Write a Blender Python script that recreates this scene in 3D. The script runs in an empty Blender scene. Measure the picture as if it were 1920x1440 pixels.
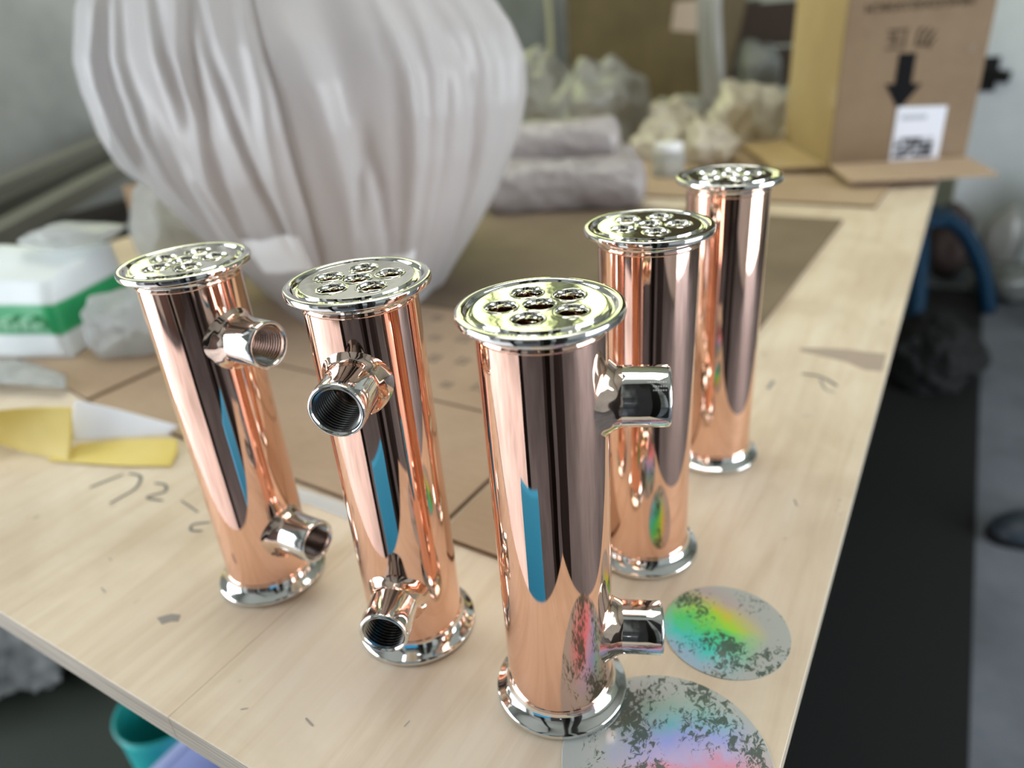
import bpy, bmesh, math, random
from mathutils import Vector, Matrix, noise

# ------------------------------------------------------------------ camera, world, exposure
scene = bpy.context.scene
col = scene.collection
PI = math.pi
FLOOR = -0.75                      # table top is z = 0

cam_data = bpy.data.cameras.new('camera')
cam = bpy.data.objects.new('camera', cam_data)
col.objects.link(cam)
right = Vector((0.8613, 0.5029, -0.0723)); up = Vector((-0.1744, 0.4262, 0.8876)); fwd = Vector((-0.4772, 0.7519, -0.4548))
cam.matrix_world = Matrix(((right.x, up.x, -fwd.x, 0.0193), (right.y, up.y, -fwd.y, -0.1120),
                           (right.z, up.z, -fwd.z, 0.2975), (0, 0, 0, 1)))
cam_data.sensor_width = 36.0
cam_data.lens = 1346.1 / 1920 * 36
cam_data.clip_start = 0.01
cam_data.dof.use_dof = True
cam_data.dof.focus_distance = 0.30
cam_data.dof.aperture_fstop = 4.8
scene.camera = cam

world = bpy.data.worlds.new('world'); scene.world = world
world.use_nodes = True
bg = world.node_tree.nodes['Background']
bg.inputs['Color'].default_value = (0.86, 0.93, 1.0, 1)
bg.inputs['Strength'].default_value = 6.0

vs = scene.view_settings
vs.view_transform = 'Standard'; vs.look = 'None'; vs.gamma = 1.0; vs.use_curve_mapping = False
vs.exposure = 0.52

# sunlight that falls through the left doorway onto the floor in front of the table
sun = bpy.data.lights.new('sun', 'SUN'); sun.energy = 17.0; sun.angle = 0.02; sun.color = (1.0, 0.93, 0.85)
sun_o = bpy.data.objects.new('sun', sun); col.objects.link(sun_o)
sun_o.rotation_euler = Vector((0.66, -0.10, -0.75)).to_track_quat('-Z', 'Y').to_euler()

# room extents (table corner nearest the camera is the origin)
XL, XR, YF, YB, ZC = -1.95, 2.3, -2.6, 3.7, 2.1

def portal(name, loc, rot, sx, sy):
    l = bpy.data.lights.new(name, 'AREA'); l.shape = 'RECTANGLE'; l.size = sx; l.size_y = sy
    l.cycles.is_portal = True
    o = bpy.data.objects.new(name, l); col.objects.link(o); o.location = loc; o.rotation_euler = rot
DOORL = (-2.2, -0.35, FLOOR, 1.35)       # doorway in the left wall: y0, y1, z0, z1
DOORR = (0.0, 1.7, FLOOR, 1.35)          # doorway in the right wall
portal('daylight_left', (XL - .02, (DOORL[0] + DOORL[1]) / 2, (DOORL[2] + DOORL[3]) / 2), (0, -PI / 2, 0), DOORL[3] - DOORL[2], DOORL[1] - DOORL[0])
portal('daylight_right', (XR + .02, (DOORR[0] + DOORR[1]) / 2, (DOORR[2] + DOORR[3]) / 2), (0, PI / 2, 0), DOORR[3] - DOORR[2], DOORR[1] - DOORR[0])

# ------------------------------------------------------------------ helpers
def link(o, parent=None):
    col.objects.link(o)
    if parent is not None: o.parent = parent
    return o

def mobj(name, verts, faces, mat, parent=None, smooth=False, loc=None, rotz=0.0, mats=None, fmat=None):
    me = bpy.data.meshes.new(name)
    me.from_pydata([tuple(v) for v in verts], [], faces)
    me.validate()
    if smooth: me.polygons.foreach_set('use_smooth', [True] * len(me.polygons))
    for m in (mats or [mat]): me.materials.append(m)
    if fmat: me.polygons.foreach_set('material_index', fmat)
    me.update()
    o = bpy.data.objects.new(name, me); link(o, parent)
    if loc is not None: o.location = loc
    o.rotation_euler.z = rotz
    return o

def empty(name, loc=(0, 0, 0), rotz=0.0, parent=None):
    o = bpy.data.objects.new(name, None); link(o, parent); o.location = loc; o.rotation_euler.z = rotz
    o.empty_display_size = 0.05
    return o

def tag(o, label=None, cat=None, group=None, kind=None):
    if label: o['label'] = label
    if cat: o['category'] = cat
    if group: o['group'] = group
    if kind: o['kind'] = kind
    return o

def struct(o): o['kind'] = 'structure'; return o

def box_geo(x0, x1, y0, y1, z0, z1):
    v = [(x, y, z) for z in (z0, z1) for y in (y0, y1) for x in (x0, x1)]
    f = [(0, 2, 3, 1), (4, 5, 7, 6), (0, 1, 5, 4), (2, 6, 7, 3), (0, 4, 6, 2), (1, 3, 7, 5)]
    return v, f

def box(name, x0, x1, y0, y1, z0, z1, mat, parent=None, bevel=0.0, **k):
    v, f = box_geo(x0, x1, y0, y1, z0, z1)
    o = mobj(name, v, f, mat, parent, **k)
    if bevel > 0: bevel_mesh(o.data, bevel)
    return o

def bevel_mesh(me, w, seg=2):
    bm = bmesh.new(); bm.from_mesh(me)
    bmesh.ops.bevel(bm, geom=bm.edges[:], offset=w, segments=seg, affect='EDGES', profile=0.5)
    bm.to_mesh(me); bm.free()
    me.polygons.foreach_set('use_smooth', [False] * len(me.polygons)); me.update()

def merge(*geos):
    V, F = [], []
    for v, f in geos:
        n = len(V); V += list(v); F += [tuple(i + n for i in q) for q in f]
    return V, F

def lathe(profile, seg=96, close=False):
    V, F = [], []
    n = len(profile)
    for i in range(seg):
        a = 2 * PI * i / seg; c, s = math.cos(a), math.sin(a)
        V += [(r * c, r * s, z) for r, z in profile]
    for i in range(seg):
        j = (i + 1) % seg
        for k in range(n - 1):
            F.append((i * n + k, j * n + k, j * n + k + 1, i * n + k + 1))
    return V, F

def prism(poly, z0, z1):
    n = len(poly)
    V = [(x, y, z0) for x, y in poly] + [(x, y, z1) for x, y in poly]
    F = [tuple(range(n - 1, -1, -1)), tuple(range(n, 2 * n))]
    F += [(i, (i + 1) % n, n + (i + 1) % n, n + i) for i in range(n)]
    return V, F

def slab(a, b, w, t):
    """beam of width w and height t between points a and b"""
    a, b = Vector(a), Vector(b); d = (b - a).normalized()
    s = d.cross(Vector((0, 0, 1))).normalized() * w / 2; u = s.cross(d).normalized() * t / 2
    V = [p + i * s + j * u for p in (a, b) for i, j in ((-1, -1), (1, -1), (1, 1), (-1, 1))]
    F = [(0, 1, 2, 3), (7, 6, 5, 4), (0, 4, 5, 1), (1, 5, 6, 2), (2, 6, 7, 3), (3, 7, 4, 0)]
    return V, F

def tube_path(pts, r, seg=12, cap=True):
    V, F = [], []
    pts = [Vector(p) for p in pts]
    for i, p in enumerate(pts):
        d = (pts[min(i + 1, len(pts) - 1)] - pts[max(i - 1, 0)]).normalized()
        a = d.cross(Vector((0.13, 0.29, 0.95))).normalized(); b = d.cross(a)
        rr = r[i] if isinstance(r, (list, tuple)) else r
        V += [p + rr * (math.cos(2 * PI * k / seg) * a + math.sin(2 * PI * k / seg) * b) for k in range(seg)]
    for i in range(len(pts) - 1):
        for k in range(seg):
            F.append((i * seg + k, i * seg + (k + 1) % seg, (i + 1) * seg + (k + 1) % seg, (i + 1) * seg + k))
    if cap:
        F.append(tuple(range(seg - 1, -1, -1))); F.append(tuple(range((len(pts) - 1) * seg, len(pts) * seg)))
    return V, F

def ribbon(pts, w, z=0.0004):
    """flat pen or pencil stroke lying on a horizontal surface"""
    P = [Vector((x, y)) for x, y in pts]; V, F = [], []
    for i, p in enumerate(P):
        d = (P[min(i + 1, len(P) - 1)] - P[max(i - 1, 0)]).normalized(); n = Vector((-d.y, d.x))
        ww = w * (0.55 if i in (0, len(P) - 1) else 1.0)
        V += [(*(p + n * ww / 2), z), (*(p - n * ww / 2), z)]
    for i in range(len(P) - 1): F.append((2 * i, 2 * i + 1, 2 * i + 3, 2 * i + 2))
    return V, F

def spline(pts, n=6):
    out = []
    P = [Vector(p) for p in pts]
    for i in range(len(P) - 1):
        p0, p1, p2, p3 = P[max(i - 1, 0)], P[i], P[i + 1], P[min(i + 2, len(P) - 1)]
        for k in range(n):
            t = k / n
            out.append(0.5 * ((2 * p1) + (p2 - p0) * t + (2 * p0 - 5 * p1 + 4 * p2 - p3) * t * t + (3 * p1 - p0 - 3 * p2 + p3) * t ** 3))
    out.append(P[-1]); return out

def fbm(p, oct=4):
    return noise.fractal(Vector(p), 1.0, 2.0, oct)

def lump(name, center, radii, seed, mat, parent=None, amp=0.18, freq=1.6, bub=0.0, bfreq=9.0, rotz=0.0, ridge=0.0, power=2.0, sub=5, floor_z=0.0, facets=0, soft=5):
    """crumpled, wrapped or sagging body that rests flat on what carries it"""
    bm = bmesh.new(); bmesh.ops.create_icosphere(bm, subdivisions=sub, radius=1.0)
    off = Vector((seed * 7.31, seed * 3.17, seed * 1.73))
    rx, ry, rz = radii
    pr_ = random.Random(int(seed * 13) + 1); planes = []
    for _ in range(facets):
        q = Vector((pr_.gauss(0, 1), pr_.gauss(0, 1), pr_.gauss(0, 1))).normalized(); planes.append((q, pr_.uniform(.78, 1.04)))
    for v in bm.verts:
        n = v.co.normalized()
        k = (abs(n.x) ** power + abs(n.y) ** power + abs(n.z) ** power) ** (-1 / power)
        q = n * k
        d = 1 + amp * fbm(n * freq + off)
        if ridge: d += ridge * (0.5 - abs(noise.noise(n * freq * 2.6 + off * 2))) + ridge * .55 * (0.5 - abs(noise.noise(n * freq * 6 + off)))
        if bub: d += bub * abs(math.sin(n.x * bfreq * rx / rz + n.y * bfreq) * math.sin(n.z * bfreq + n.x * 3))
        if planes: d *= min(min((h_ / max(n.dot(p_), 1e-3)) for p_, h_ in planes), 1.12)
        q = q * d
        v.co = Vector((q.x * rx, q.y * ry, max(q.z, -0.80) * rz))
    if facets:
        for _ in range(soft): bmesh.ops.smooth_vert(bm, verts=bm.verts[:], factor=0.5, use_axis_x=True, use_axis_y=True, use_axis_z=True)
    zmin = min(v.co.z for v in bm.verts)
    for v in bm.verts: v.co.z += -zmin
    me = bpy.data.meshes.new(name); bm.to_mesh(me); bm.free()
    me.polygons.foreach_set('use_smooth', [True] * len(me.polygons)); me.materials.append(mat)
    o = bpy.data.objects.new(name, me); link(o, parent)
    o.location = (center[0], center[1], floor_z + (center[2] if len(center) > 2 else 0)); o.rotation_euler.z = rotz
    return o

def text_mesh(name, body, size, mat, parent, align='CENTER'):
    c = bpy.data.curves.new(name, 'FONT'); c.body = body; c.size = size; c.align_x = align; c.align_y = 'CENTER'
    c.extrude = 0.00015
    t = bpy.data.objects.new(name + '_source', c); col.objects.link(t)
    dg = bpy.context.evaluated_depsgraph_get()
    me = bpy.data.meshes.new_from_object(t.evaluated_get(dg)); me.name = name
    bpy.data.objects.remove(t); bpy.data.curves.remove(c)
    me.materials.clear(); me.materials.append(mat)
    o = bpy.data.objects.new(name, me); link(o, parent)
    return o

# ------------------------------------------------------------------ materials
MATS = {}
def mat(name, color=(.5, .5, .5), rough=0.6, metal=0.0, spec=0.5, **kw):
    m = bpy.data.materials.new(name); m.use_nodes = True
    nt = m.node_tree; b = nt.nodes['Principled BSDF']
    b.inputs['Base Color'].default_value = (*color, 1); b.inputs['Roughness'].default_value = rough
    b.inputs['Metallic'].default_value = metal; b.inputs['Specular IOR Level'].default_value = spec
    MATS[name] = m
    return m, nt, b

def N(nt, kind, **props):
    n = nt.nodes.new(kind)
    for k, v in props.items(): setattr(n, k, v)
    return n

def coords(nt, scale=(1, 1, 1), kind='Object', rot=(0, 0, 0)):
    tc = N(nt, 'ShaderNodeTexCoord'); mp = N(nt, 'ShaderNodeMapping')
    mp.inputs['Scale'].default_value = scale; mp.inputs['Rotation'].default_value = rot
    nt.links.new(tc.outputs[kind], mp.inputs['Vector']); return mp.outputs['Vector']

def noise_node(nt, vec, scale, detail=4, rough=0.55, dist=0.0):
    n = N(nt, 'ShaderNodeTexNoise'); n.inputs['Scale'].default_value = scale; n.inputs['Detail'].default_value = detail
    n.inputs['Roughness'].default_value = rough; n.inputs['Distortion'].default_value = dist
    nt.links.new(vec, n.inputs['Vector']); return n.outputs['Fac']

def ramp(nt, fac, stops):
    r = N(nt, 'ShaderNodeValToRGB'); e = r.color_ramp.elements
    e[0].position, e[0].color = stops[0][0], (*stops[0][1], 1)
    e[1].position, e[1].color = stops[-1][0], (*stops[-1][1], 1)
    for p, c in stops[1:-1]:
        q = e.new(p); q.color = (*c, 1)
    nt.links.new(fac, r.inputs['Fac']); return r.outputs['Color']

def mix(nt, fac, a, b, blend='MIX'):
    m = N(nt, 'ShaderNodeMix', data_type='RGBA', blend_type=blend)
    if isinstance(fac, (int, float)): m.inputs['Factor'].default_value = fac
    else: nt.links.new(fac, m.inputs['Factor'])
    for key, v in (('A', a), ('B', b)):
        s = [i for i in m.inputs if i.name == key and i.type == 'RGBA'][0]
        if isinstance(v, tuple): s.default_value = (*v, 1)
        else: nt.links.new(v, s)
    return [o for o in m.outputs if o.type == 'RGBA'][0]

def bump(nt, b, height, strength=0.2, dist=0.01):
    n = N(nt, 'ShaderNodeBump'); n.inputs['Strength'].default_value = strength; n.inputs['Distance'].default_value = dist
    nt.links.new(height, n.inputs['Height']); nt.links.new(n.outputs['Normal'], b.inputs['Normal'])

# polished metals
m, nt, b = mat('copper', (0.955, 0.615, 0.485), 0.035, 1.0)
v = coords(nt, (1, 1, 0.25)); bump(nt, b, noise_node(nt, v, 55, 2), 0.035, 0.004)
m, nt, b = mat('copper_inner', (0.80, 0.52, 0.42), 0.12, 1.0)
v = coords(nt); bump(nt, b, noise_node(nt, v, 300, 2), 0.2, 0.002)
m, nt, b = mat('steel', (0.80, 0.79, 0.77), 0.05, 1.0)
v = coords(nt); bump(nt, b, noise_node(nt, v, 90, 2), 0.03, 0.003)
m, nt, b = mat('steel_plate', (0.82, 0.81, 0.74), 0.045, 1.0)
v = coords(nt); bump(nt, b, noise_node(nt, v, 110, 2), 0.035, 0.003)
m, nt, b = mat('steel_brushed', (0.50, 0.51, 0.52), 0.22, 1.0)
m, nt, b = mat('steel_bore', (0.34, 0.345, 0.34), 0.20, 1.0)
m, nt, b = mat('weld', (0.86, 0.66, 0.55), 0.07, 1.0)
v = coords(nt); bump(nt, b, noise_node(nt, v, 110, 2), 0.05, 0.002)
m, nt, b = mat('etch', (0.75, 0.75, 0.74), 0.5, 0.6)

# table wood
m, nt, b = mat('plywood', rough=0.48, spec=0.35)
v = coords(nt, (14, 1.1, 14), 'Generated' if False else 'Object')
g = noise_node(nt, v, 5.0, 6, 0.62, 0.6)
base = ramp(nt, g, [(0.28, (0.67, 0.55, 0.415)), (0.5, (0.76, 0.65, 0.515)), (0.74, (0.81, 0.72, 0.60))])
v2 = coords(nt, (1, 1, 1)); sm = noise_node(nt, v2, 7, 5, 0.6, 0.5)
gr = ramp(nt, sm, [(0.40, (0.86, 0.83, 0.80)), (0.60, (1.0, 1.0, 1.0))])
c1 = mix(nt, 1.0, base, gr, 'MULTIPLY')
oi = N(nt, 'ShaderNodeObjectInfo'); rv = ramp(nt, oi.outputs['Random'], [(0.0, (0.96, 0.92, 0.86)), (1.0, (1.03, 1.03, 1.03))])
c2 = mix(nt, 1.0, c1, rv, 'MULTIPLY')
sp = noise_node(nt, coords(nt, (1, .6, 1)), 46, 3, 0.6); spm = ramp(nt, sp, [(0.24, (0.55, 0.52, 0.50)), (0.31, (1, 1, 1))])
c3 = mix(nt, 0.8, c2, spm, 'MULTIPLY')
nt.links.new(c3, b.inputs['Base Color']); bump(nt, b, g, 0.08, 0.002)
m, nt, b = mat('ply_edge', (0.42, 0.35, 0.27), 0.75)
v = coords(nt, (3, 3, 240)); e = noise_node(nt, v, 3, 2); nt.links.new(ramp(nt, e, [(0.35, (0.30, 0.245, 0.185)), (0.65, (0.50, 0.43, 0.34))]), b.inputs['Base Color'])
mat('pencil', (0.17, 0.165, 0.16), 0.7)
mat('smudge', (0.33, 0.30, 0.275), 0.7)
mat('tape_brown', (0.42, 0.33, 0.27), 0.55)

def card(name, c0, c1, rough=0.75):
    m, nt, b = mat(name, c0, rough, spec=0.25)
    v = coords(nt, (1, 1, 1)); n1 = noise_node(nt, v, 6, 5, 0.6)
    fl = noise_node(nt, coords(nt, (1, 6, 1)), 60, 2)
    c = ramp(nt, n1, [(0.35, c0), (0.65, c1)])
    c = mix(nt, 0.35, c, ramp(nt, fl, [(0.3, (0.8, 0.8, 0.8)), (0.7, (1, 1, 1))]), 'MULTIPLY')
    nt.links.new(c, b.inputs['Base Color']); bump(nt, b, fl, 0.06, 0.001)
card('cardboard', (0.36, 0.24, 0.145), (0.43, 0.30, 0.19))
card('cardboard_tan', (0.42, 0.295, 0.195), (0.49, 0.36, 0.25))
card('cardboard_yellow', (0.44, 0.315, 0.165), (0.50, 0.37, 0.20))
card('cardboard_aged', (0.185, 0.138, 0.094), (0.245, 0.185, 0.128))  # board colour darkened for the wrapped vessel's shade
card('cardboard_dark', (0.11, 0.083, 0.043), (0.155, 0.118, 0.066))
mat('card_edge', (0.20, 0.13, 0.08), 0.9)
mat('ink', (0.012, 0.012, 0.013), 0.9, spec=0.05)
mat('ink_brown', (0.05, 0.035, 0.027), 0.9, spec=0.05)
mat('ink_faded', (0.24, 0.175, 0.125), 0.75)
mat('label_white', (0.72, 0.73, 0.80), 0.5)
mat('label_grey', (0.42, 0.43, 0.48), 0.5)
mat('tape_white', (0.82, 0.83, 0.85), 0.25)
mat('tape_clear', (0.58, 0.44, 0.26), 0.2)
mat('paper_white', (0.80, 0.81, 0.86), 0.7)
m, nt, b = mat('paper_yellow', (0.80, 0.62, 0.16), 0.6)
v = coords(nt); nt.links.new(ramp(nt, noise_node(nt, v, 9, 3), [(0.3, (0.70, 0.53, 0.12)), (0.7, (0.86, 0.70, 0.25))]), b.inputs['Base Color'])

def film(name, color, trans=0.35, clear=0.0, rough=0.3, spec=0.5):
    """thin plastic film: diffuse front, light shining through, optional see-through share"""
    m, nt, b = mat(name, color, rough, spec=spec)
    out = nt.nodes['Material Output']
    t = N(nt, 'ShaderNodeBsdfTranslucent'); t.inputs['Color'].default_value = (*color, 1)
    mx = N(nt, 'ShaderNodeMixShader'); mx.inputs[0].default_value = trans
    nt.links.new(b.outputs[0], mx.inputs[1]); nt.links.new(t.outputs[0], mx.inputs[2]); last = mx
    if clear > 0:
        tr = N(nt, 'ShaderNodeBsdfTransparent'); m2 = N(nt, 'ShaderNodeMixShader'); m2.inputs[0].default_value = clear
        nt.links.new(last.outputs[0], m2.inputs[1]); nt.links.new(tr.outputs[0], m2.inputs[2]); last = m2
    nt.links.new(last.outputs[0], out.inputs['Surface'])
    return m, nt, b
m, nt, b = film('foam_wrap', (0.67, 0.655, 0.655), 0.36, 0.14, 0.30)
v = coords(nt, (1, 1, 0.3)); bump(nt, b, noise_node(nt, v, 14, 4), 0.25, 0.02)
film('clear_film', (0.80, 0.82, 0.83), 0.30, 0.45, 0.12)
m, nt, b = film('crinkle_film', (0.70, 0.72, 0.725), 0.25, 0.36, 0.12)
v = coords(nt); bump(nt, b, noise_node(nt, v, 38, 4, 0.65, 1.2), 0.9, 0.02)
def bubble(name, c):
    m, nt, b = film(name, c, 0.2, 0.08, 0.15, 0.7)
    v = coords(nt); vo = N(nt, 'ShaderNodeTexVoronoi'); vo.inputs['Scale'].default_value = 95; nt.links.new(v, vo.inputs['Vector'])
    bump(nt, b, vo.outputs['Distance'], 0.35, 0.006)
bubble('bubble_wrap', (0.47, 0.425, 0.425))
bubble('bubble_cream', (0.66, 0.60, 0.49))
bubble('bubble_grey', (0.36, 0.35, 0.33))
bubble('bubble_dark', (0.16, 0.165, 0.155))
m, nt, b = mat('wrapped_core', (0.55, 0.42, 0.37), 0.5)

# printed paper bag: white with one green band at a fixed height of the bag
m, nt, b = mat('paper_bag', (0.80, 0.85, 0.88), 0.45)
tc = N(nt, 'ShaderNodeTexCoord'); sx = N(nt, 'ShaderNodeSeparateXYZ'); nt.links.new(tc.outputs['Object'], sx.inputs[0])
r = ramp(nt, sx.outputs['Z'], [(0.0, (0.80, 0.85, 0.88)), (0.0245, (0.80, 0.85, 0.88)), (0.0255, (0.02, 0.36, 0.13)), (0.056, (0.02, 0.36, 0.13)), (0.057, (0.80, 0.85, 0.88)), (1.0, (0.80, 0.85, 0.88))])
nt.links.new(r, b.inputs['Base Color'])
mat('print_pale_green', (0.25, 0.55, 0.36), 0.5)

# room
m, nt, b = mat('concrete_wall', rough=0.85, spec=0.2)
v = coords(nt); n1 = noise_node(nt, v, 1.7, 7, 0.62); n2 = noise_node(nt, v, 9, 5)
c = ramp(nt, n1, [(0.30, (0.27, 0.275, 0.26)), (0.5, (0.37, 0.38, 0.365)), (0.72, (0.47, 0.475, 0.46))])
c = mix(nt, 0.5, c, ramp(nt, n2, [(0.3, (0.7, 0.7, 0.7)), (0.6, (1, 1, 1))]), 'MULTIPLY')
nt.links.new(c, b.inputs['Base Color']); bump(nt, b, n2, 0.25, 0.02)
m, nt, b = mat('plaster_wall', rough=0.85, spec=0.2)
v = coords(nt); n1 = noise_node(nt, v, 2.5, 7, 0.62)
nt.links.new(ramp(nt, n1, [(0.3, (0.50, 0.52, 0.53)), (0.7, (0.66, 0.68, 0.69))]), b.inputs['Base Color']); bump(nt, b, n1, 0.2, 0.02)
m, nt, b = mat('concrete_floor', rough=0.7, spec=0.3)
v = coords(nt); n1 = noise_node(nt, v, 3.0, 7, 0.65)
nt.links.new(ramp(nt, n1, [(0.3, (0.08, 0.087, 0.098)), (0.55, (0.135, 0.145, 0.165)), (0.75, (0.18, 0.19, 0.21))]), b.inputs['Base Color']); bump(nt, b, n1, 0.3, 0.02)
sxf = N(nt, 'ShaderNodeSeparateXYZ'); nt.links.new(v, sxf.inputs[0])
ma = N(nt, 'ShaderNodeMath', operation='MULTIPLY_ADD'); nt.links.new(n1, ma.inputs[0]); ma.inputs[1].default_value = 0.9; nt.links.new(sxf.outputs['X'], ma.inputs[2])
olive_mask = ramp(nt, ma.outputs[0], [(0.0, (1, 1, 1)), (0.25, (0, 0, 0))])
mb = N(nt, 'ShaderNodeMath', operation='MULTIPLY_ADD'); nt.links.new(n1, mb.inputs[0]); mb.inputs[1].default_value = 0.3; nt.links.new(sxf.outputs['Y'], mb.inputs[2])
olive_mask = mix(nt, 1.0, olive_mask, ramp(nt, mb.outputs[0], [(0.05, (0, 0, 0)), (0.15, (1, 1, 1))]), 'MULTIPLY')
slab_col = b.inputs['Base Color'].links[0].from_socket
nt.links.new(mix(nt, olive_mask, slab_col, (0.050, 0.058, 0.046)), b.inputs['Base Color'])   # slab tinted darker olive under the table and to its left
mat('ceiling_paint', (0.34, 0.34, 0.31), 0.9)
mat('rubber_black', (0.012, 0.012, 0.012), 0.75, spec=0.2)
mat('dark_wood', (0.045, 0.028, 0.024), 0.6)
mat('black_paint', (0.012, 0.011, 0.011), 0.8, spec=0.1)
mat('dark_metal', (0.05, 0.052, 0.055), 0.5)
mat('steel_grey', (0.19, 0.185, 0.17), 0.6)
mat('steel_grey_dark', (0.07, 0.07, 0.065), 0.6)
mat('blue_plastic', (0.002, 0.026, 0.058), 0.6, spec=0.2)
mat('blue_bright', (0.05, 0.50, 1.0), 0.5)
mat('teal_plastic', (0.02, 0.38, 0.36), 0.4)
mat('lavender', (0.50, 0.56, 0.86), 0.5)
mat('green_plastic', (0.05, 0.30, 0.06), 0.5)
mat('olive', (0.33, 0.29, 0.11), 0.7)
mat('red_plastic', (0.35, 0.02, 0.035), 0.5)
mat('cord_cream', (0.48, 0.45, 0.36), 0.6)
mat('shoe_dark', (0.022, 0.032, 0.045), 0.45)
m, nt, b = mat('rubble', rough=0.95, spec=0.1)
v = coords(nt); n1 = noise_node(nt, v, 18, 6, 0.7)
nt.links.new(ramp(nt, n1, [(0.3, (0.22, 0.22, 0.21)), (0.65, (0.60, 0.60, 0.58))]), b.inputs['Base Color']); bump(nt, b, n1, 0.8, 0.03)

# daylight through yellow-green fibreglass glazing
m, nt, b = mat('fibreglass_daylight', (0.7, 0.75, 0.4), 0.5)
b.inputs['Emission Color'].default_value = (0.86, 0.95, 0.46, 1); b.inputs['Emission Strength'].default_value = 1.7
m, nt, b = mat('roof_daylight', (0.7, 0.72, 0.6), 0.5)  # emission of the added ceiling panels
b.inputs['Emission Color'].default_value = (1.0, 0.99, 0.90, 1); b.inputs['Emission Strength'].default_value = 2.6
M = MATS

# holographic film discs, rainbow sheen painted into their base colour
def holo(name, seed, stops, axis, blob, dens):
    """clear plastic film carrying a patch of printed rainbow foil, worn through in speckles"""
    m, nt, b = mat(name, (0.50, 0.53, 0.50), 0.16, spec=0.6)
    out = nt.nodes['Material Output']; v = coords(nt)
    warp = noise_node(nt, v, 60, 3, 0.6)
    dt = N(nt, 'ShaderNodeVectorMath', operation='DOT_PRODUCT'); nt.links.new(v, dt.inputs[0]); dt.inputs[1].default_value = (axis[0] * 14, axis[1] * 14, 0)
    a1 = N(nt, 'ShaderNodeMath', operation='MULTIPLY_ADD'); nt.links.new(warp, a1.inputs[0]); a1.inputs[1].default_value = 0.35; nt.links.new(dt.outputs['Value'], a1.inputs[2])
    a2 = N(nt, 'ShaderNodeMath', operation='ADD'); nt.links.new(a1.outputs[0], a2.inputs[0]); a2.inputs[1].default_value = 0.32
    sheen_col = ramp(nt, a2.outputs[0], stops)
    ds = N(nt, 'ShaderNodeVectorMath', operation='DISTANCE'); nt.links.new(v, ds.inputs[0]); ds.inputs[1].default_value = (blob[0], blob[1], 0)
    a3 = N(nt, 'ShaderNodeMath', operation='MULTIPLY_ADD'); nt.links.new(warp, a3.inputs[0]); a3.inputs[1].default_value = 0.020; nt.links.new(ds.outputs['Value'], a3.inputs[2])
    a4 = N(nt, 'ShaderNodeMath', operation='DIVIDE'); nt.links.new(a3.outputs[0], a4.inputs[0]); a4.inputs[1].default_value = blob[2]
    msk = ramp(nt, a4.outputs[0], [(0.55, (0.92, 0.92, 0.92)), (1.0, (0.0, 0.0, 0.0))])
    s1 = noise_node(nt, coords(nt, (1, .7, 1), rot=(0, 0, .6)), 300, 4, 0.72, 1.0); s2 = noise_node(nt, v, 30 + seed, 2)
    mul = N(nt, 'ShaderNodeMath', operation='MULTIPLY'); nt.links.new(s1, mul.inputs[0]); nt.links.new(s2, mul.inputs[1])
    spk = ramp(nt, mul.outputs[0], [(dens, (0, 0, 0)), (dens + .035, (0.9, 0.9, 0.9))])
    c = mix(nt, msk, (0.56, 0.585, 0.56), sheen_col)
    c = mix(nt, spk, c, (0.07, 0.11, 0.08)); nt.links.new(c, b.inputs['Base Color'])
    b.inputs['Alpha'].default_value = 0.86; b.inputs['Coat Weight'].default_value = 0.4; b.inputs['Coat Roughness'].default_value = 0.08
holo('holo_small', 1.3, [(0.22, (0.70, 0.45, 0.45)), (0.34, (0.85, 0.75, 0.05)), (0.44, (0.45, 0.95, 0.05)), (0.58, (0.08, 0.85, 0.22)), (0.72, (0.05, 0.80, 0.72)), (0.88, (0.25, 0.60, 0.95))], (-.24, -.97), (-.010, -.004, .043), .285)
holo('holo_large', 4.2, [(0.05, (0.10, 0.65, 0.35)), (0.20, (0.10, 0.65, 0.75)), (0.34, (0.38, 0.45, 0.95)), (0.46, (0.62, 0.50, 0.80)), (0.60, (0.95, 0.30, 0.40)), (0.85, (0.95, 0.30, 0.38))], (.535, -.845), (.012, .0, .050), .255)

# ------------------------------------------------------------------ the room
struct(box('floor', XL - .3, XR + .3, YF - .3, YB + .3, FLOOR - .1, FLOOR, M['concrete_floor']))
struct(box('ceiling', XL - .3, XR + .3, YF - .3, YB + .3, ZC, ZC + .1, M['ceiling_paint']))
struct(mobj('wall_back', *merge(box_geo(XL - .3, XR + .3, YB, YB + .2, FLOOR, .62), box_geo(XL - .3, XR + .3, YB, YB + .2, 1.95, ZC),
       box_geo(XL - .3, XL + .05, YB, YB + .2, .62, 1.95), box_geo(-1.56, XR + .3, YB, YB + .2, .62, 1.95)), M['concrete_wall']))
struct(box('wall_front', XL - .3, XR + .3, YF - .2, YF, FLOOR, ZC, M['concrete_wall']))
WIN = (0.9, YB - .06, 0.62, 1.95)
WINB = (XL + .05, -1.56, 0.62, 1.95)
def side_wall(name, x0, x1, holes, m):
    ys = sorted({YF, YB, *[h[0] for h in holes], *[h[1] for h in holes]})
    g = []
    for a, b_ in zip(ys, ys[1:]):
        hs = [h for h in holes if h[0] <= a and h[1] >= b_]
        if not hs: g.append(box_geo(x0, x1, a, b_, FLOOR, ZC)); continue
        h = hs[0]
        if h[2] > FLOOR: g.append(box_geo(x0, x1, a, b_, FLOOR, h[2]))
        if h[3] < ZC: g.append(box_geo(x0, x1, a, b_, h[3], ZC))
    struct(mobj(name, *merge(*g), m))
side_wall('wall_left', XL - .2, XL, [DOORL, WIN], M['concrete_wall'])
side_wall('wall_right', XR, XR + .2, [DOORR], M['plaster_wall'])
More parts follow.
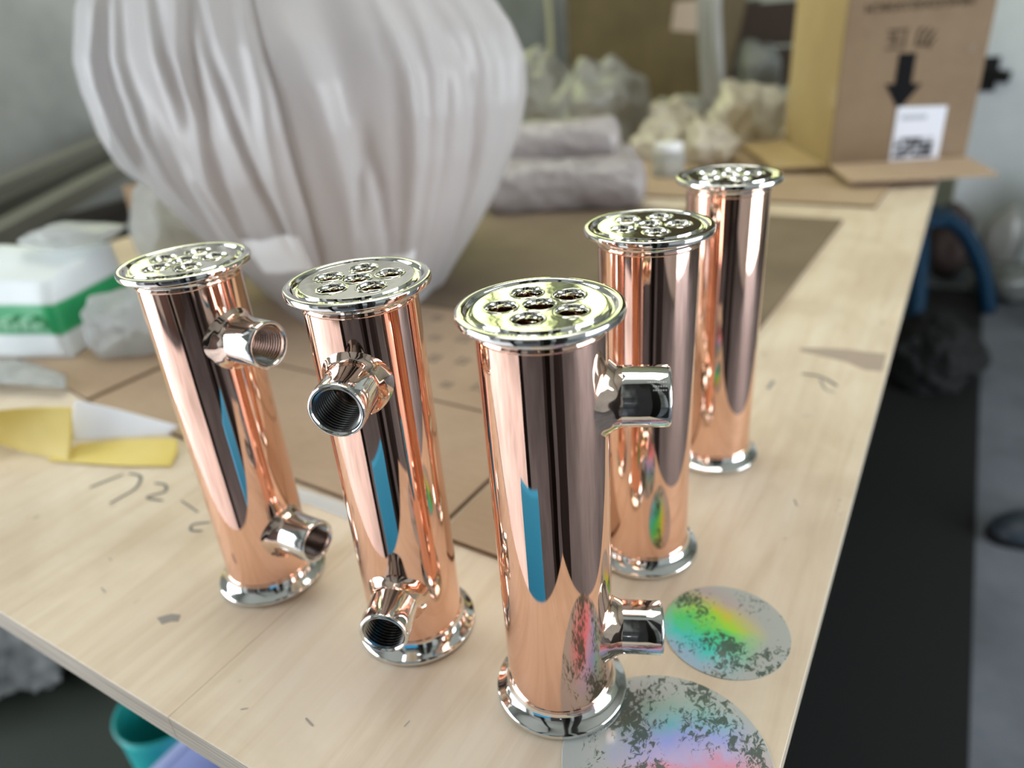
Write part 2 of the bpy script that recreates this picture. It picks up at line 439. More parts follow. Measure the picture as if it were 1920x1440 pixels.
# glazed window high in the left wall: frame and four translucent panes
w = struct(empty('window_1', (XL - .08, (WIN[0] + WIN[1]) / 2, WIN[2])))
wy = (WIN[1] - WIN[0]) / 2; wh = WIN[3] - WIN[2]
for i in range(4):
    ya = -wy + i * wy / 2
    box('pane', -.01, .01, ya + .025, ya + wy / 2 - .025, .03, wh - .03, M['fibreglass_daylight'], w)
for i in range(5): box('window_frame', -.03, .03, -wy + i * wy / 2 - .024, -wy + i * wy / 2 + .024, 0, wh, M['dark_metal'], w)
for z in (0, wh - .03): box('window_frame', -.03, .03, -wy, wy, z, z + .03, M['dark_metal'], w)
w = struct(empty('window_2', ((WINB[0] + WINB[1]) / 2, YB + .05, WINB[2]))); wx = (WINB[1] - WINB[0]) / 2
box('pane', -wx + .02, wx - .02, -.01, .01, .03, wh - .03, M['fibreglass_daylight'], w)
for x in (-wx, wx - .03): box('window_frame', x, x + .03, -.03, .03, 0, wh, M['dark_metal'], w)
for z in (0, wh - .03): box('window_frame', -wx, wx, -.03, .03, z, z + .03, M['dark_metal'], w)
# glowing ceiling panels added to brighten the table top
w = struct(empty('window_3', (-.45, .75, ZC - .012)))
for i in range(2): box('pane', -.78 + i * .80, -.02 + i * .80, -.55, .55, 0, .008, M['roof_daylight'], w)
for x in (-.82, -.01, .78): box('window_frame', x, x + .03, -.58, .58, -.02, .011, M['dark_metal'], w)
# unseen black posts added behind the camera to darken strips of the tube reflections
struct(box('trim_2', -.27, -.18, -.86, -.78, FLOOR, ZC, M['black_paint']))
struct(box('trim_3', .22, .33, -.50, -.40, FLOOR, ZC, M['black_paint']))
struct(box('trim_4', .37, .50, -.34, -.22, FLOOR, ZC, M['black_paint']))
struct(box('trim_5', .04, .75, YB - .38, YB, FLOOR, ZC, M['plaster_wall']))
# unseen dark boards added to darken what the rear tube tops reflect
bkl = struct(empty('trim_6', (0, YB - .001, .55)))
for k in range(8): box('lining_board', -1.50, .02, -.03, -.004, k * .18, k * .18 + .176, M['dark_wood'], bkl)
# dark doors added unseen to the front wall for the tubes' dark reflections
for i, (x0, x1) in enumerate(((-1.2, -.35), (.25, 1.15))):
    d = struct(empty('door_%d' % (i + 1), ((x0 + x1) / 2, YF + .01, FLOOR)))
    wd = (x1 - x0) / 2
    box('door_leaf', -wd, wd, 0, .05, 0, 2.05, M['dark_wood'], d)
    box('door_handle', wd - .12, wd - .06, .05, .09, .95, 1.1, M['steel'], d)
    for s in (-1, 1): box('door_frame', s * wd - .04, s * wd + .04, 0, .08, 0, 2.1, M['dark_metal'], d)
struct(box('trim_1', 1.35, 1.6, YF, YF + .25, FLOOR, ZC, M['dark_metal']))  # dark column, likewise added for the reflections

# ------------------------------------------------------------------ work table
table = tag(empty('work_table', (0, 0, FLOOR)), 'pale plywood work table carrying the copper tubes, pencil marks on its top', 'table')
TZ = -FLOOR                                   # table top height in the table's own space
seams = [0.0, -0.27, -0.51, -0.76, -1.0, -1.22]
for a, b_ in zip(seams, seams[1:]):
    v, f = box_geo(b_ + .00004, a - .00004, 0, 2.44, -.018, 0)
    o = mobj('plank', v, f, None, table, mats=[M['plywood'], M['ply_edge']], fmat=[1, 0, 1, 1, 1, 1], loc=(0, 0, TZ))
    bevel_mesh(o.data, .0003, 1)
for x in (-1.14, -.24):
    for y in (.30, 2.34): box('leg', x - .03, x + .03, y - .03, y + .03, 0, TZ - .0185, M['dark_metal'], table)
for x in (-1.14, -.24): box('rail', x - .02, x + .02, .32, 2.32, TZ - .07, TZ - .0187, M['dark_metal'], table)
def mark(pts, wd, m='pencil', name='pencil_mark', smooth=True):
    p = [tuple(q)[:2] for q in spline([Vector((*q, 0)) for q in pts])] if smooth and len(pts) > 2 else pts
    v, f = ribbon(p, wd, TZ + .0003); mobj(name, v, f, M[m], table)
mark([(-.508, .105), (-.5045, .116), (-.5, .128)], .0024)
mark([(-.497, .131), (-.484, .132), (-.473, .121), (-.4725, .108), (-.473, .099)], .0024)
mark([(-.465, .131), (-.455, .133), (-.447, .127), (-.453, .119), (-.451, .116), (-.438, .119)], .0022)
mark([(-.425, .125), (-.401, .121)], .0024)
mark([(-.383, .117), (-.392, .110), (-.388, .105), (-.380, .108)], .002)
mark([(-.064, .494), (-.052, .495), (-.042, .490), (-.033, .481)], .003)
mark([(-.048, .489), (-.041, .472), (-.033, .470)], .0022, 'smudge')
mark([(-.083, .472), (-.084, .455)], .006, 'smudge', 'smudge_mark')
def patch(name, pts, m, z=.0003, parent=table, dz=TZ):
    v, f = prism(pts, dz, dz + z); return mobj(name, v, f, M[m], parent)
patch('stain_mark', [(-.336, .041), (-.331, .047), (-.325, .049), (-.322, .045), (-.326, .043), (-.329, .039)], 'smudge')
patch('tape_residue', [(-.076, .548), (-.055, .556), (-.036, .560), (-.020, .560), (-.0035, .562), (-.0035, .524), (-.016, .521), (-.034, .533), (-.05, .536), (-.074, .541)], 'tape_brown')
rnd = random.Random(5)
for x, y in ((-.30, .083), (-.385, .04), (-.20, .03), (-.16, .05), (-.03, .30), (-.05, .42), (-.02, .62), (-.04, .8), (-.24, .02), (-.41, .06)):
    s = rnd.uniform(.0016, .0032); a0 = rnd.uniform(0, PI)
    mark([(x, y), (x + s * 2.4 * math.cos(a0), y + s * 2.4 * math.sin(a0))], s * .55, 'smudge', 'scratch_mark')

# ------------------------------------------------------------------ the five polished tube condensers
H, RT, RF = 0.2013, 0.0253, 0.032
HOLES = [(0.0, 0.0)] + [(.0143 * math.cos(math.radians(42 + 72 * k)), .0143 * math.sin(math.radians(42 + 72 * k))) for k in range(5)]
def holed_plate():
    bm = bmesh.new()
    def ring(cx, cy, r, n):
        vs_ = [bm.verts.new((cx + r * math.cos(2 * PI * i / n), cy + r * math.sin(2 * PI * i / n), 0)) for i in range(n)]
        return [bm.edges.new((vs_[i], vs_[(i + 1) % n])) for i in range(n)]
    E = ring(0, 0, .0248, 96)
    for x, y in HOLES: E += ring(x, y, .0069, 40)
    bmesh.ops.triangle_fill(bm, use_beauty=True, edges=E)
    for f in bm.faces:
        if f.normal.z < 0: f.normal_flip()
    me = bpy.data.meshes.new('tube_sheet'); bm.to_mesh(me); bm.free(); me.materials.append(M['steel_plate'])
    return me
def rim_bead(seed):
    prof = [(.0070, 0.0), (.0067, .0002), (.0064, .0003), (.0061, .0001), (.0058, -.0006), (.0055, -.0022), (.0054, -.0035)]
    V, F = lathe(prof, 40); n = len(prof); out = []
    for i, (x, y, z) in enumerate(V):
        k = i % n; a = i // n
        if 0 < k < n - 1:
            q = noise.noise(Vector((x * 420, y * 420, seed * 5.3)))
            z += .0004 * q; s = 1 + .07 * noise.noise(Vector((x * 300, y * 300, seed * 9.1 + 4))); x *= s; y *= s
        out.append((x, y, z))
    return out, F
PLATE = holed_plate()
FLANGE = [(.0252, .0), (.0254, -.0006), (.0258, -.0016), (.0265, -.0021), (.0273, -.0021), (.0280, -.0016), (.0284, -.0006), (.0287, 0), (.0309, 0), (.0316, -.0002), (.0319, -.0006),
          (.0320, -.0010), (.0320, -.0026), (.0318, -.0031), (.0312, -.0034), (.0285, -.0042), (.0266, -.0050), (.0257, -.0058), (.0253, -.0070)]
FOOT = [(.018, -.0), (.0300, 0), (.0312, .0002), (.0319, .0008), (.0320, .0013), (.0320, .0026), (.0318, .0031), (.0310, .0036), (.0290, .0045), (.0274, .0056), (.0264, .0066), (.0258, .0078), (.0253, .0092)]
def nozzle_geo(z0):
    R = .0122; prof = [(.019, R), (.0300, R), (.0400, R), (.0470, R), (.0480, R - .0003), (.0485, R - .0009), (.0486, R - .0013), (.0484, .0106), (.0475, .01005)]
    V, F = lathe([(r, d_) for d_, r in prof], 64)
    return [(z, y, z0 + x) for x, y, z in V], F
def thread_geo(z0):
    prof = [(.0475, .01005)]; d = .0472
    while d > .027:
        prof += [(d, .0102), (d - .0005, .0092), (d - .0009, .0092), (d - .0014, .0102)]; d -= .0018
    prof += [(.026, .0092), (.0155, .0092), (.0150, .006), (.0150, .0001)]
    V, F = lathe([(r, d_) for d_, r in prof], 64)
    return [(z, y, z0 + x) for x, y, z in V], F
def saddle_geo(z0, seed):
    V, F = [], []; n, K = 88, 16; xc = .0312
    for i in range(n):
        a = 2 * PI * i / n
        for k in range(K + 1):
            t = k / K; rr = .0121 + .0048 * (1 - t) ** 1.7
            la, lb = rr * math.cos(a), rr * math.sin(a)
            xs = math.sqrt(max(RT * RT - la * la, 1e-9)) - .0006
            x = xs + (xc - xs) * t ** 1.35
            w_ = math.sin(PI * t) * .0003
            q = noise.noise(Vector((math.cos(a) * 2.2, math.sin(a) * 2.2, t * 2.5 + seed * 4))) * w_
            V.append((x + q * .6, la * (1 + q / rr), z0 + lb * (1 + q / rr)))
    for i in range(n):
        j = (i + 1) % n
        for k in range(K): F.append((i * (K + 1) + k, j * (K + 1) + k, j * (K + 1) + k + 1, i * (K + 1) + k + 1))
    return V, F
def make_condenser():
    r = empty('tube_condenser')
    prof = [(RT, .0085 + (H - .0148) * i / 40) for i in range(41)]
    mobj('shell', *lathe(prof, 128), M['copper'], r, True)
    mobj('top_flange', *lathe([(q, H + z) for q, z in FLANGE], 128), M['steel'], r, True)
    mobj('bottom_flange', *lathe(FOOT, 128), M['steel'], r, True)
    for z in (H - .0082, .0106):
        mobj('weld_seam', *lathe([(RT - .0002, z - .0011), (RT + .0003, z - .0007), (RT + .00045, z), (RT + .0003, z + .0007), (RT - .0002, z + .0011)], 128), M['copper'], r, True)
    pl = bpy.data.objects.new('tube_sheet', PLATE); link(pl, r); pl.location = (0, 0, H - .0001)
    mobj('plate_rim', *lathe([(.0246, H - .0001), (.0250, H - .00005), (.0253, H - .0004)], 96), M['steel_plate'], r, True)
    for i, (x, y) in enumerate(HOLES):
        t = mobj('inner_tube', *lathe([(.0055, -.0022), (.0054, -.006), (.0054, -.05), (.0001, -.0502)], 32), M['copper_inner'], r, True, loc=(x, y, H))
        mobj('weld_bead', *rim_bead(i), M['steel_plate'], t, True)
    for i, z in enumerate((.1624, .0403)):
        nz = mobj('threaded_nozzle', *nozzle_geo(z), M['steel'], r, True); tag(nz, 'internally threaded steel nozzle')
        mobj('thread', *thread_geo(z), M['steel_bore'], nz, False)
        mobj('weld_fillet', *saddle_geo(z, i + 1), M['weld'], nz, True)
    return r
def copy_tree(o, parent=None):
    c = o.copy(); col.objects.link(c); c.parent = parent
    for ch in list(o.children): copy_tree(ch, c)
    return c
proto = make_condenser()
spots = [((-.3027, .1009, .0003), -.1, 'polished copper tube with threaded side nozzles, leftmost of the five, beside the yellow paper'),
         ((-.1947, .1074, .0003), -66.7, 'polished copper tube whose two threaded nozzles point toward the camera, second from left'),
         ((-.1041, .1058, .0006), 23.5, 'nearest and largest polished copper tube with side nozzles pointing right, next to the rainbow discs'),
         ((-.1052, .2218, .0003), 118.0, 'polished copper tube standing directly behind the nearest one, no nozzle showing'),
         ((-.0985, .3416, .0003), 124.0, 'farthest polished copper tube at the rear right of the row, no nozzle showing')]
for i, (p, az, lab) in enumerate(spots):
    o = proto if i == 0 else copy_tree(proto)
    o.location = p; o.rotation_euler.z = math.radians(az)
    tag(o, lab, 'copper tube', 'polished copper tube condensers on the table')

# etched lines on the upper nozzle of the nearest tube
near = [o for o in bpy.data.objects if o.name.startswith('tube_condenser') and abs(o.location.x + .1041) < 1e-4][0]
noz = [c for c in near.children if c.name.startswith('threaded_nozzle')][0]
g = []; rnd = random.Random(3)
for row, (th, x0) in enumerate(((52, .0395), (44, .0415), (37, .0415))):
    x = x0
    while x < .0466:
        l = rnd.uniform(.0003, .0007); c_, s_ = math.cos(math.radians(th)), math.sin(math.radians(th)); R = .01226
        p = Vector((x, -R * c_, .1624 + R * s_)); u_ = Vector((0, s_, c_)) * .0005; e_ = Vector((l, 0, 0))
        g.append(([p, p + e_, p + e_ + u_, p + u_], [(0, 1, 2, 3)])); x += l + .00035
mobj('etched_marking', *merge(*g), M['etch'], noz)

# ------------------------------------------------------------------ film discs on the table
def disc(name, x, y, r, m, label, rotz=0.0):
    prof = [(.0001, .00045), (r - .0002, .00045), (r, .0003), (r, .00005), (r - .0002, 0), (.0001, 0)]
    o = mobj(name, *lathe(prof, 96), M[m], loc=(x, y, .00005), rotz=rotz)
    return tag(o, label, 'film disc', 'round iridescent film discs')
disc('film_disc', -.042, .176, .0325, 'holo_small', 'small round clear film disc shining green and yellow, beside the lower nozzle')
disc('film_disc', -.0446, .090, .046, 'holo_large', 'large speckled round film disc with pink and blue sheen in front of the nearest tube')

# ------------------------------------------------------------------ flattened carton under and behind the tubes
cb = tag(empty('flattened_carton', (0, 0, .0002)), 'flattened brown cardboard carton lying on the table behind the tubes, faded print', 'cardboard')
def card_piece(name, poly, z0=0.0, t=.0035, parent=cb, m='cardboard_tan'):
    v, f = prism(poly, z0, z0 + t); n = len(poly)
    return mobj(name, v, f, None, parent, mats=[M[m], M['card_edge']], fmat=[0, 0] + [1] * n)
card_piece('main_panel', [(-.1225, .512), (-.105, 1.005), (-.93, 1.01), (-.93, .512)], m='cardboard_aged')  # far panel carries the shade in its darker colour
card_piece('main_panel', [(-.1285, .322), (-.1226, .509), (-.93, .509), (-.93, .322)])
card_piece('flap', [(-.142, .170), (-.1287, .319), (-.224, .319), (-.226, .172)])
card_piece('flap', [(-.231, .174), (-.229, .319), (-.640, .319), (-.645, .190)])
card_piece('flap', [(-.653, .192), (-.648, .319), (-.92, .319), (-.92, .235), (-.74, .207)])
rnd = random.Random(11)
for r_, (x0, y0) in enumerate(((-.455, .475), (-.425, .430), (-.395, .385), (-.350, .345))):
    for k in range(7):
        px_, py_ = x0 + k * .030, y0 + k * .006 - (0 if r_ < 3 else .0)
        w_, h_ = rnd.uniform(.010, .017), rnd.uniform(.010, .017)
        if k in (3,) and r_ % 2: continue
        V, F = [], []
        for s in range(4):
            if s < 2: q = box_geo(px_, px_ + w_, py_ + s * h_ * .55, py_ + s * h_ * .55 + .0028, .0035, .0037)
            else: q = box_geo(px_ + (s - 2) * w_ * .55 + .001, px_ + (s - 2) * w_ * .55 + .0042, py_ - .001, py_ + h_, .0035, .00372)
            V, F = merge((V, F), q)
        mobj('printed_mark', V, F, M['ink_faded'], cb)
# a second board farther back under the shipping carton
bd = mobj('cardboard_sheet', *prism([(-.073, 1.092), (-.055, 1.50), (-.60, 1.60), (-.62, 1.08)], 0, .004), None, None, mats=[M['cardboard_tan'], M['card_edge']], fmat=[0, 0, 1, 1, 1, 1], loc=(0, 0, .0002))
tag(bd, 'flat cardboard sheet lying under the front of the upright shipping carton', 'cardboard')

# ------------------------------------------------------------------ upright shipping carton
ang = math.atan2(.104, .209); CW = .2335
ship = tag(empty('shipping_carton', (-.175, 1.309, .0045), ang), 'upright brown shipping carton standing upside down, black arrow and white label on its front', 'carton')
card('carton_front', (0.225, 0.152, 0.092), (0.265, 0.185, 0.115))
v, f = box_geo(0, CW, 0, .30, 0, .46)
o = mobj('body', v, f, None, ship, mats=[M['carton_front'], M['cardboard_yellow']], fmat=[0, 0, 0, 0, 1, 0])
bevel_mesh(o.data, .002, 2)
def flap3(name, pts, t, m, parent):
    """bent cardboard flap from four corners"""
    P = [Vector(p) for p in pts]; n = (P[1] - P[0]).cross(P[3] - P[0]).normalized() * t
    V = P + [p + n for p in P]
    return mobj(name, V, [(3, 2, 1, 0), (4, 5, 6, 7), (0, 1, 5, 4), (1, 2, 6, 5), (2, 3, 7, 6), (3, 0, 4, 7)], M[m], parent)
flap3('front_flap', [(-.006, -.125, .009), (CW - .012, -.135, .009), (CW + .002, -.001, .012), (.0, -.001, .012)], .004, 'cardboard_tan', ship)
flap3('side_flap', [(-.090, .02, .008), (-.003, .0, .011), (-.003, .295, .011), (-.095, .285, .008)], .004, 'cardboard_yellow', ship)
flap3('sealing_tape', [(-.0008, .03, .11), (-.0008, .0, .11), (-.0008, .0, .145), (-.0008, .03, .145)], .0004, 'tape_clear', ship)
def on_front(o, s, z, rot=0.0, d=.0012):
    o.location = (s, -d + .0004, z); o.rotation_euler = (PI / 2, rot, 0); return o
def front_poly(name, pts, m, parent=ship, d=.0005, t=.0004):
    V = [(s, -d, z) for s, z in pts] + [(s, -d - t, z) for s, z in pts]; n = len(pts)
    return mobj(name, V, [tuple(range(n)), tuple(range(2 * n - 1, n - 1, -1))] + [(i, n + i, n + (i + 1) % n, (i + 1) % n) for i in range(n)], M[m], parent)
front_poly('printed_arrow', [(.0925, .191), (.0925, .1435), (.077, .1445), (.106, .100), (.1365, .1415), (.120, .1425), (.120, .190)], 'ink')
for ch, s, z in (('压', .0845, .2155), ('勿', .131, .2140)):
    on_front(text_mesh('printed_text', ch, .036, M['ink_brown'], ship), s, z, PI)
on_front(text_mesh('printed_text', 'MEAS:52X50.5X30CM', .0185, M['ink_brown'], ship), .113, .263, PI)
lb = front_poly('shipping_label', [(.104, .010), (.186, .0075), (.186, .103), (.104, .1065)], 'label_white', d=.0009)
tag(lb, 'white shipping label')
front_poly('label_print', [(.112, .084), (.155, .083), (.155, .091), (.112, .092)], 'label_grey', lb, .0013, .0002)
rnd = random.Random(8)
x = .1085
for i in range(6):
    for j in range(4):
        c_ = 'ink' if rnd.random() < .62 else 'label_grey'
        xa, za = .1085 + i * .011, .020 + j * .0088
        front_poly('label_print', [(xa, za), (xa + .0100, za), (xa + .0100, za + .0078), (xa, za + .0078)], c_, lb, .0013, .0002)
for s, z in ((.205, .185), (.198, .028)): front_poly('scuff_mark', [(s, z), (s + .009, z + .003), (s + .007, z + .013), (s - .003, z + .009)], 'ink_faded', d=.0006, t=.0001)

# ------------------------------------------------------------------ big wrapped vessel
PROF = [(0.0, .118), (.03, .140), (.062, .165), (.096, .188), (.123, .203), (.17, .226), (.215, .238), (.255, .240), (.285, .234), (.33, .212), (.37, .182), (.41, .140), (.45, .085), (.47, .02)]
def prof_r(z):
    for (a, ra), (b_, rb) in zip(PROF, PROF[1:]):
        if z <= b_: return ra + (rb - ra) * (z - a) / (b_ - a)
    return PROF[-1][1]
wrap = tag(empty('wrapped_vessel', (-.618, .548, .0045)), 'large bulging vessel wrapped in pleated white foam film behind the left tubes', 'wrapped vessel')
NA, NZ, BT = 280, 100, .47
def bag_point(a, z, off=0.0):
    u_ = Vector((math.cos(a), math.sin(a), 0)); r0 = prof_r(z)
    s1 = noise.noise(Vector((u_.x * 1.9, u_.y * 1.9, z * 2.4 + 3.0)))
    s2 = noise.noise(Vector((u_.x * 4.5, u_.y * 4.5, z * 3.0 + 9.0)))
    s4 = noise.noise(Vector((u_.x * 11, u_.y * 11, z * 2.0)))
    c1 = math.exp(-(noise.noise(Vector((u_.x * 2.9, u_.y * 2.9, z * 1.5 + 31.0))) / .10) ** 2)
    c2 = math.exp(-(noise.noise(Vector((u_.x * 3.8, u_.y * 3.8, z * 1.9 + 47.0))) / .07) ** 2)
    env = math.sin(PI * min(1, (z + .04) / .5))
    lobe = .050 * math.exp(-z / .055) * math.exp(-((math.degrees(a) % 360 - 308) / 34) ** 2)
    r_ = off + lobe + r0 * (.915 + env * (.060 * s1 + .035 * s2 + .012 * s4 + .045 * c1 - .035 * c2))
    lean = max(0, z - .25) * .16
    return (r_ * u_.x - lean * .86, r_ * u_.y - lean * .5, max(z + (.010 * s2 if 0 < z < BT else 0), 0))
V, F = [], []
for k in range(NZ + 1):
    V += [bag_point(2 * PI * i / NA, BT * k / NZ) for i in range(NA)]
for k in range(NZ):
    for i in range(NA):
        j = (i + 1) % NA; F.append((k * NA + i, k * NA + j, (k + 1) * NA + j, (k + 1) * NA + i))
F.append(tuple(NZ * NA + i for i in range(NA)))
mobj('foam_wrap', V, F, M['foam_wrap'], wrap, True)
core = [(max(r_ * .80 - .006, .005), .004 + z * .90) for z, r_ in PROF[:-3]]
mobj('inner_vessel', *lathe([(.001, .004)] + core + [(.001, .33)], 64), M['wrapped_core'], wrap, True)
# loose outer sheet folded over the left side, its lower corner hanging free
V, F = [], []; NI, NJ = 40, 40
for i in range(NI + 1):
    a = math.radians(172 + 78 * i / NI)
    for j in range(NJ + 1):
        t = j / NJ; z0_ = .115 + .10 * (i / NI) ** 1.5 - .04 * math.sin(PI * i / NI); z = z0_ + (.36 - z0_) * t; ln = max(0, z - .25)
        r_ = prof_r(z) * .985 + .012 * math.sin(PI * i / NI) * (1 - .5 * t) + .008 * math.sin(i * .34 + z * 7)
        V.append((r_ * math.cos(a) - ln * .14, r_ * math.sin(a) - ln * .08, z))
for i in range(NI):
    for j in range(NJ):
        q = i * (NJ + 1) + j; F.append((q, q + NJ + 1, q + NJ + 2, q + 1))
mobj('outer_sheet', V, F, M['foam_wrap'], wrap, True)
for nm, (a0, a1, z0_, z1_) in (('tape_patch', (276, 299, .070, .112)), ('tape_patch', (325, 336, .0, .075))):
    V = [bag_point(math.radians(a0 + (a1 - a0) * i / 12), z0_ + (z1_ - z0_) * j / 8, .0022) for i in range(13) for j in range(9)]
    mobj(nm, V, [(i * 9 + j, (i + 1) * 9 + j, (i + 1) * 9 + j + 1, i * 9 + j + 1) for i in range(12) for j in range(8)], M['tape_white'], wrap, True)

# ------------------------------------------------------------------ wrapped bundles and clutter on the table
CZ = .0040
def cyl_roll(name, c, L, r, az, mat_, seed, z=0.0, label=None, group=None):
    V, F = [], []; n, K = 56, 46
    for k in range(K + 1):
        t = k / K; x = (t - .5) * L
        e_ = min(t, 1 - t) * K
        rr = r * (1 if e_ >= 4 else (0.25 + .75 * math.sqrt(max(0, 1 - ((4 - e_) / 4) ** 2))))
        for i in range(n):
            a = 2 * PI * i / n
            d = 1 + .12 * fbm((math.cos(a) * 1.3 + seed, math.sin(a) * 1.3, x * 14)) + .06 * noise.noise(Vector((math.cos(a) * 5, math.sin(a) * 5 + seed, x * 45)))
            y_, z_ = rr * d * math.cos(a), rr * d * math.sin(a)
            V.append((x, y_, max(z_, -.86 * r) + .86 * r))
    for k in range(K):
        for i in range(n):
            j = (i + 1) % n; F.append((k * n + i, (k + 1) * n + i, (k + 1) * n + j, k * n + j))
    F.append(tuple(range(n))); F.append(tuple(K * n + i for i in range(n - 1, -1, -1)))
    o = mobj(name, V, F, M[mat_], None, True, loc=(c[0], c[1], z), rotz=math.radians(az))
    return tag(o, label, 'wrapped roll', group)
G = 'bubble-wrapped rolls beside the white wrapped vessel'
cyl_roll('wrapped_roll', (-.535, .975), .27, .043, 22, 'bubble_wrap', 1.0, CZ, 'front lower bubble-wrapped roll on the cardboard right of the white wrapped vessel', G)
cyl_roll('wrapped_roll', (-.585, 1.070), .27, .042, 22, 'bubble_wrap', 4.0, CZ + .0005, 'rear lower bubble-wrapped roll behind the front one, right of the wrapped vessel', G)
cyl_roll('wrapped_roll', (-.575, 1.025), .22, .036, 24, 'bubble_wrap', 7.0, CZ + .066, 'bubble-wrapped roll lying on top of two others right of the wrapped vessel', G)
BG = 'bubble-wrapped lumps at the far end of the table'
lumps = [((-.735, 1.56), (.10, .09, .105), 'bubble_grey', 2.0, 'large grey round bubble-wrapped bundle in front of the big dim carton'),
         ((-.955, 1.48), (.06, .055, .055), 'bubble_grey', 3.0, 'small grey wrapped lump between the white vessel and the round bundle'),
         ((-1.03, 1.80), (.10, .09, .11), 'bubble_grey', 4.0, 'tall grey wrapped lump behind the right edge of the white vessel'),
         ((-.520, 1.42), (.055, .05, .042), 'bubble_cream', 5.0, 'leftmost cream bubble-wrapped lump in the pile left of the shipping carton'),
         ((-.405, 1.385), (.05, .045, .045), 'bubble_cream', 6.0, 'nearest cream bubble-wrapped lump in the pile left of the shipping carton'),
         ((-.425, 1.555), (.048, .05, .055), 'bubble_cream', 7.0, 'cream bubble-wrapped lump in the pile closest to the flap of the shipping carton'),
         ((-.55, 1.56), (.06, .05, .055), 'bubble_cream', 8.0, 'rear left cream bubble-wrapped lump in the middle of the pile'),
         ((-.42, 1.70), (.075, .06, .07), 'bubble_cream', 9.0, 'rearmost cream bubble-wrapped lump of the pile, in front of the dark crate'),
         ((-.600, 1.75), (.075, .06, .05), 'bubble_grey', 10.0, 'low grey wrapped lump at the foot of the big dim carton')]
for c, r_, m_, s_, lab in lumps:
    lz = .0045 if (c[1] < 1.6 and c[0] > -.62) else .0003
    o = lump('wrapped_lump', (c[0], c[1], lz), r_, s_, M[m_], amp=.32, freq=1.9, ridge=.09, sub=5, facets=9, soft=3)
    tag(o, lab, 'wrapped part', BG)
# clear jar
jar = tag(empty('plastic_jar', (-.452, 1.250, .0045)), 'small pale clear plastic jar in front of the cream wrapped pile', 'jar')
mobj('jar_body', *lathe([(.001, 0), (.028, 0), (.031, .003), (.031, .040), (.027, .046), (.024, .048)], 40), M['crinkle_film'], jar, True)
mobj('jar_lid', *lathe([(.026, .047), (.026, .057), (.024, .059), (.001, .059)], 40), M['paper_white'], jar, True)

# big dim carton and things behind it
bx = tag(empty('large_carton', (-.90, 2.19, .0003)), 'big dim brown carton standing at the far end of the table', 'carton')
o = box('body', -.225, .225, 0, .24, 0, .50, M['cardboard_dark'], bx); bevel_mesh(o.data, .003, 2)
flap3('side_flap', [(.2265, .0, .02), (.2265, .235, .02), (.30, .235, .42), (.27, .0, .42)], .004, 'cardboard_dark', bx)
front_poly('paper_patch', [(.12, .225), (.20, .215), (.205, .30), (.13, .30)], 'tape_brown', bx)
dk = tag(empty('dark_crate', (-.55, 2.80, FLOOR)), 'dark reddish wooden crate behind the far end of the table', 'crate')
for k in range(7): box('board', -.24, .24, -.012, .0, .02 + k * .145, .155 + k * .145, M['dark_wood'], dk)
for s in (-.22, .22): box('corner_post', s - .02, s + .02, .001, .35, 0, 1.035, M['dark_wood'], dk)
wp = mobj('hanging_film', *merge(*[tube_path(spline([(-.655 + .02 * i, 2.16 + .02 * (i % 2), .47), (-.665 + .018 * i, 2.12, .33), (-.655 + .022 * i, 2.115 - .01 * i, .18), (-.63 + .022 * i, 2.10, .0125)], 5), [.016] * 16, 10) for i in range(3)]), M['bubble_grey'], None, True)
tag(wp, 'pale crumpled plastic film hanging beside the big dim carton', 'plastic film')
o = lump('plastic_bag', (-.51, 2.13, .0003), (.075, .07, .10), 21, M['bubble_dark'], amp=.25, facets=18); tag(o, 'dark grey crumpled plastic bag beside the dark crate', 'plastic bag', 'bags at the far end')
o = lump('plastic_bag', (-.33, 2.02, .0003), (.08, .075, .075), 22, M['bubble_grey'], amp=.25, facets=18); tag(o, 'mid grey crumpled plastic bag behind the shipping carton edge', 'plastic bag', 'bags at the far end')
o = lump('red_cap', (-.68, 1.97, .0003), (.026, .022, .022), 23, M['red_plastic'], amp=.1, sub=4); tag(o, 'small red plastic piece among the grey wrapped lumps', 'plastic piece')
o = mobj('power_cord', *tube_path(spline([(-1.30, 2.30, .0065), (-1.33, 2.46, .12), (-1.38, 2.56, .35), (-1.45, 2.62, .62), (-1.47, 2.9, .95), (-1.47, YB - .012, 1.1)], 8), .012, 10), M['cord_cream'], None, True)
tag(o, 'cream cord running up to the back wall behind the white vessel', 'cord')

# ------------------------------------------------------------------ left part of the table
bag = tag(empty('paper_bag', (-.762, .243, .0045), math.radians(20.8)), 'white paper bag with a green band at the left edge of the table', 'paper bag')
bm = bmesh.new(); bmesh.ops.create_cube(bm, size=1.0); bmesh.ops.subdivide_edges(bm, edges=bm.edges[:], cuts=17, use_grid_fill=True)
for v_ in bm.verts:
    p = Vector(v_.co); x_ = (p.x - .5) * .30; y_ = (p.y + .5) * .13; z_ = (p.z + .5) * .084
    k_ = z_ / .084
    n_ = noise.noise(Vector((x_ * 16, y_ * 16, z_ * 16 + 2)))
    y_ += .030 * k_ * k_ * (1 - (p.y + .5)) * 1.0 + .006 * n_; x_ -= .018 * k_ * (p.x + .5); x_ += .005 * n_
    if p.z > .49: z_ += .010 * n_ + .008 * (p.y + .5) - .004
    v_.co = (x_, y_, max(z_, 0))
bm.normal_update(); me = bpy.data.meshes.new('bag_body'); bm.to_mesh(me); bm.free(); me.materials.append(M['paper_bag'])
me.polygons.foreach_set('use_smooth', [True] * len(me.polygons))
bo = bpy.data.objects.new('bag_body', me); link(bo, bag)
bo.data.update()
for i in range(5):
    x0 = -.082 + i * .012; box('printed_mark', x0, x0 + .009, -.0015, .012, .034, .034 + .006 + .006 * (i % 2), M['print_pale_green'], bag)
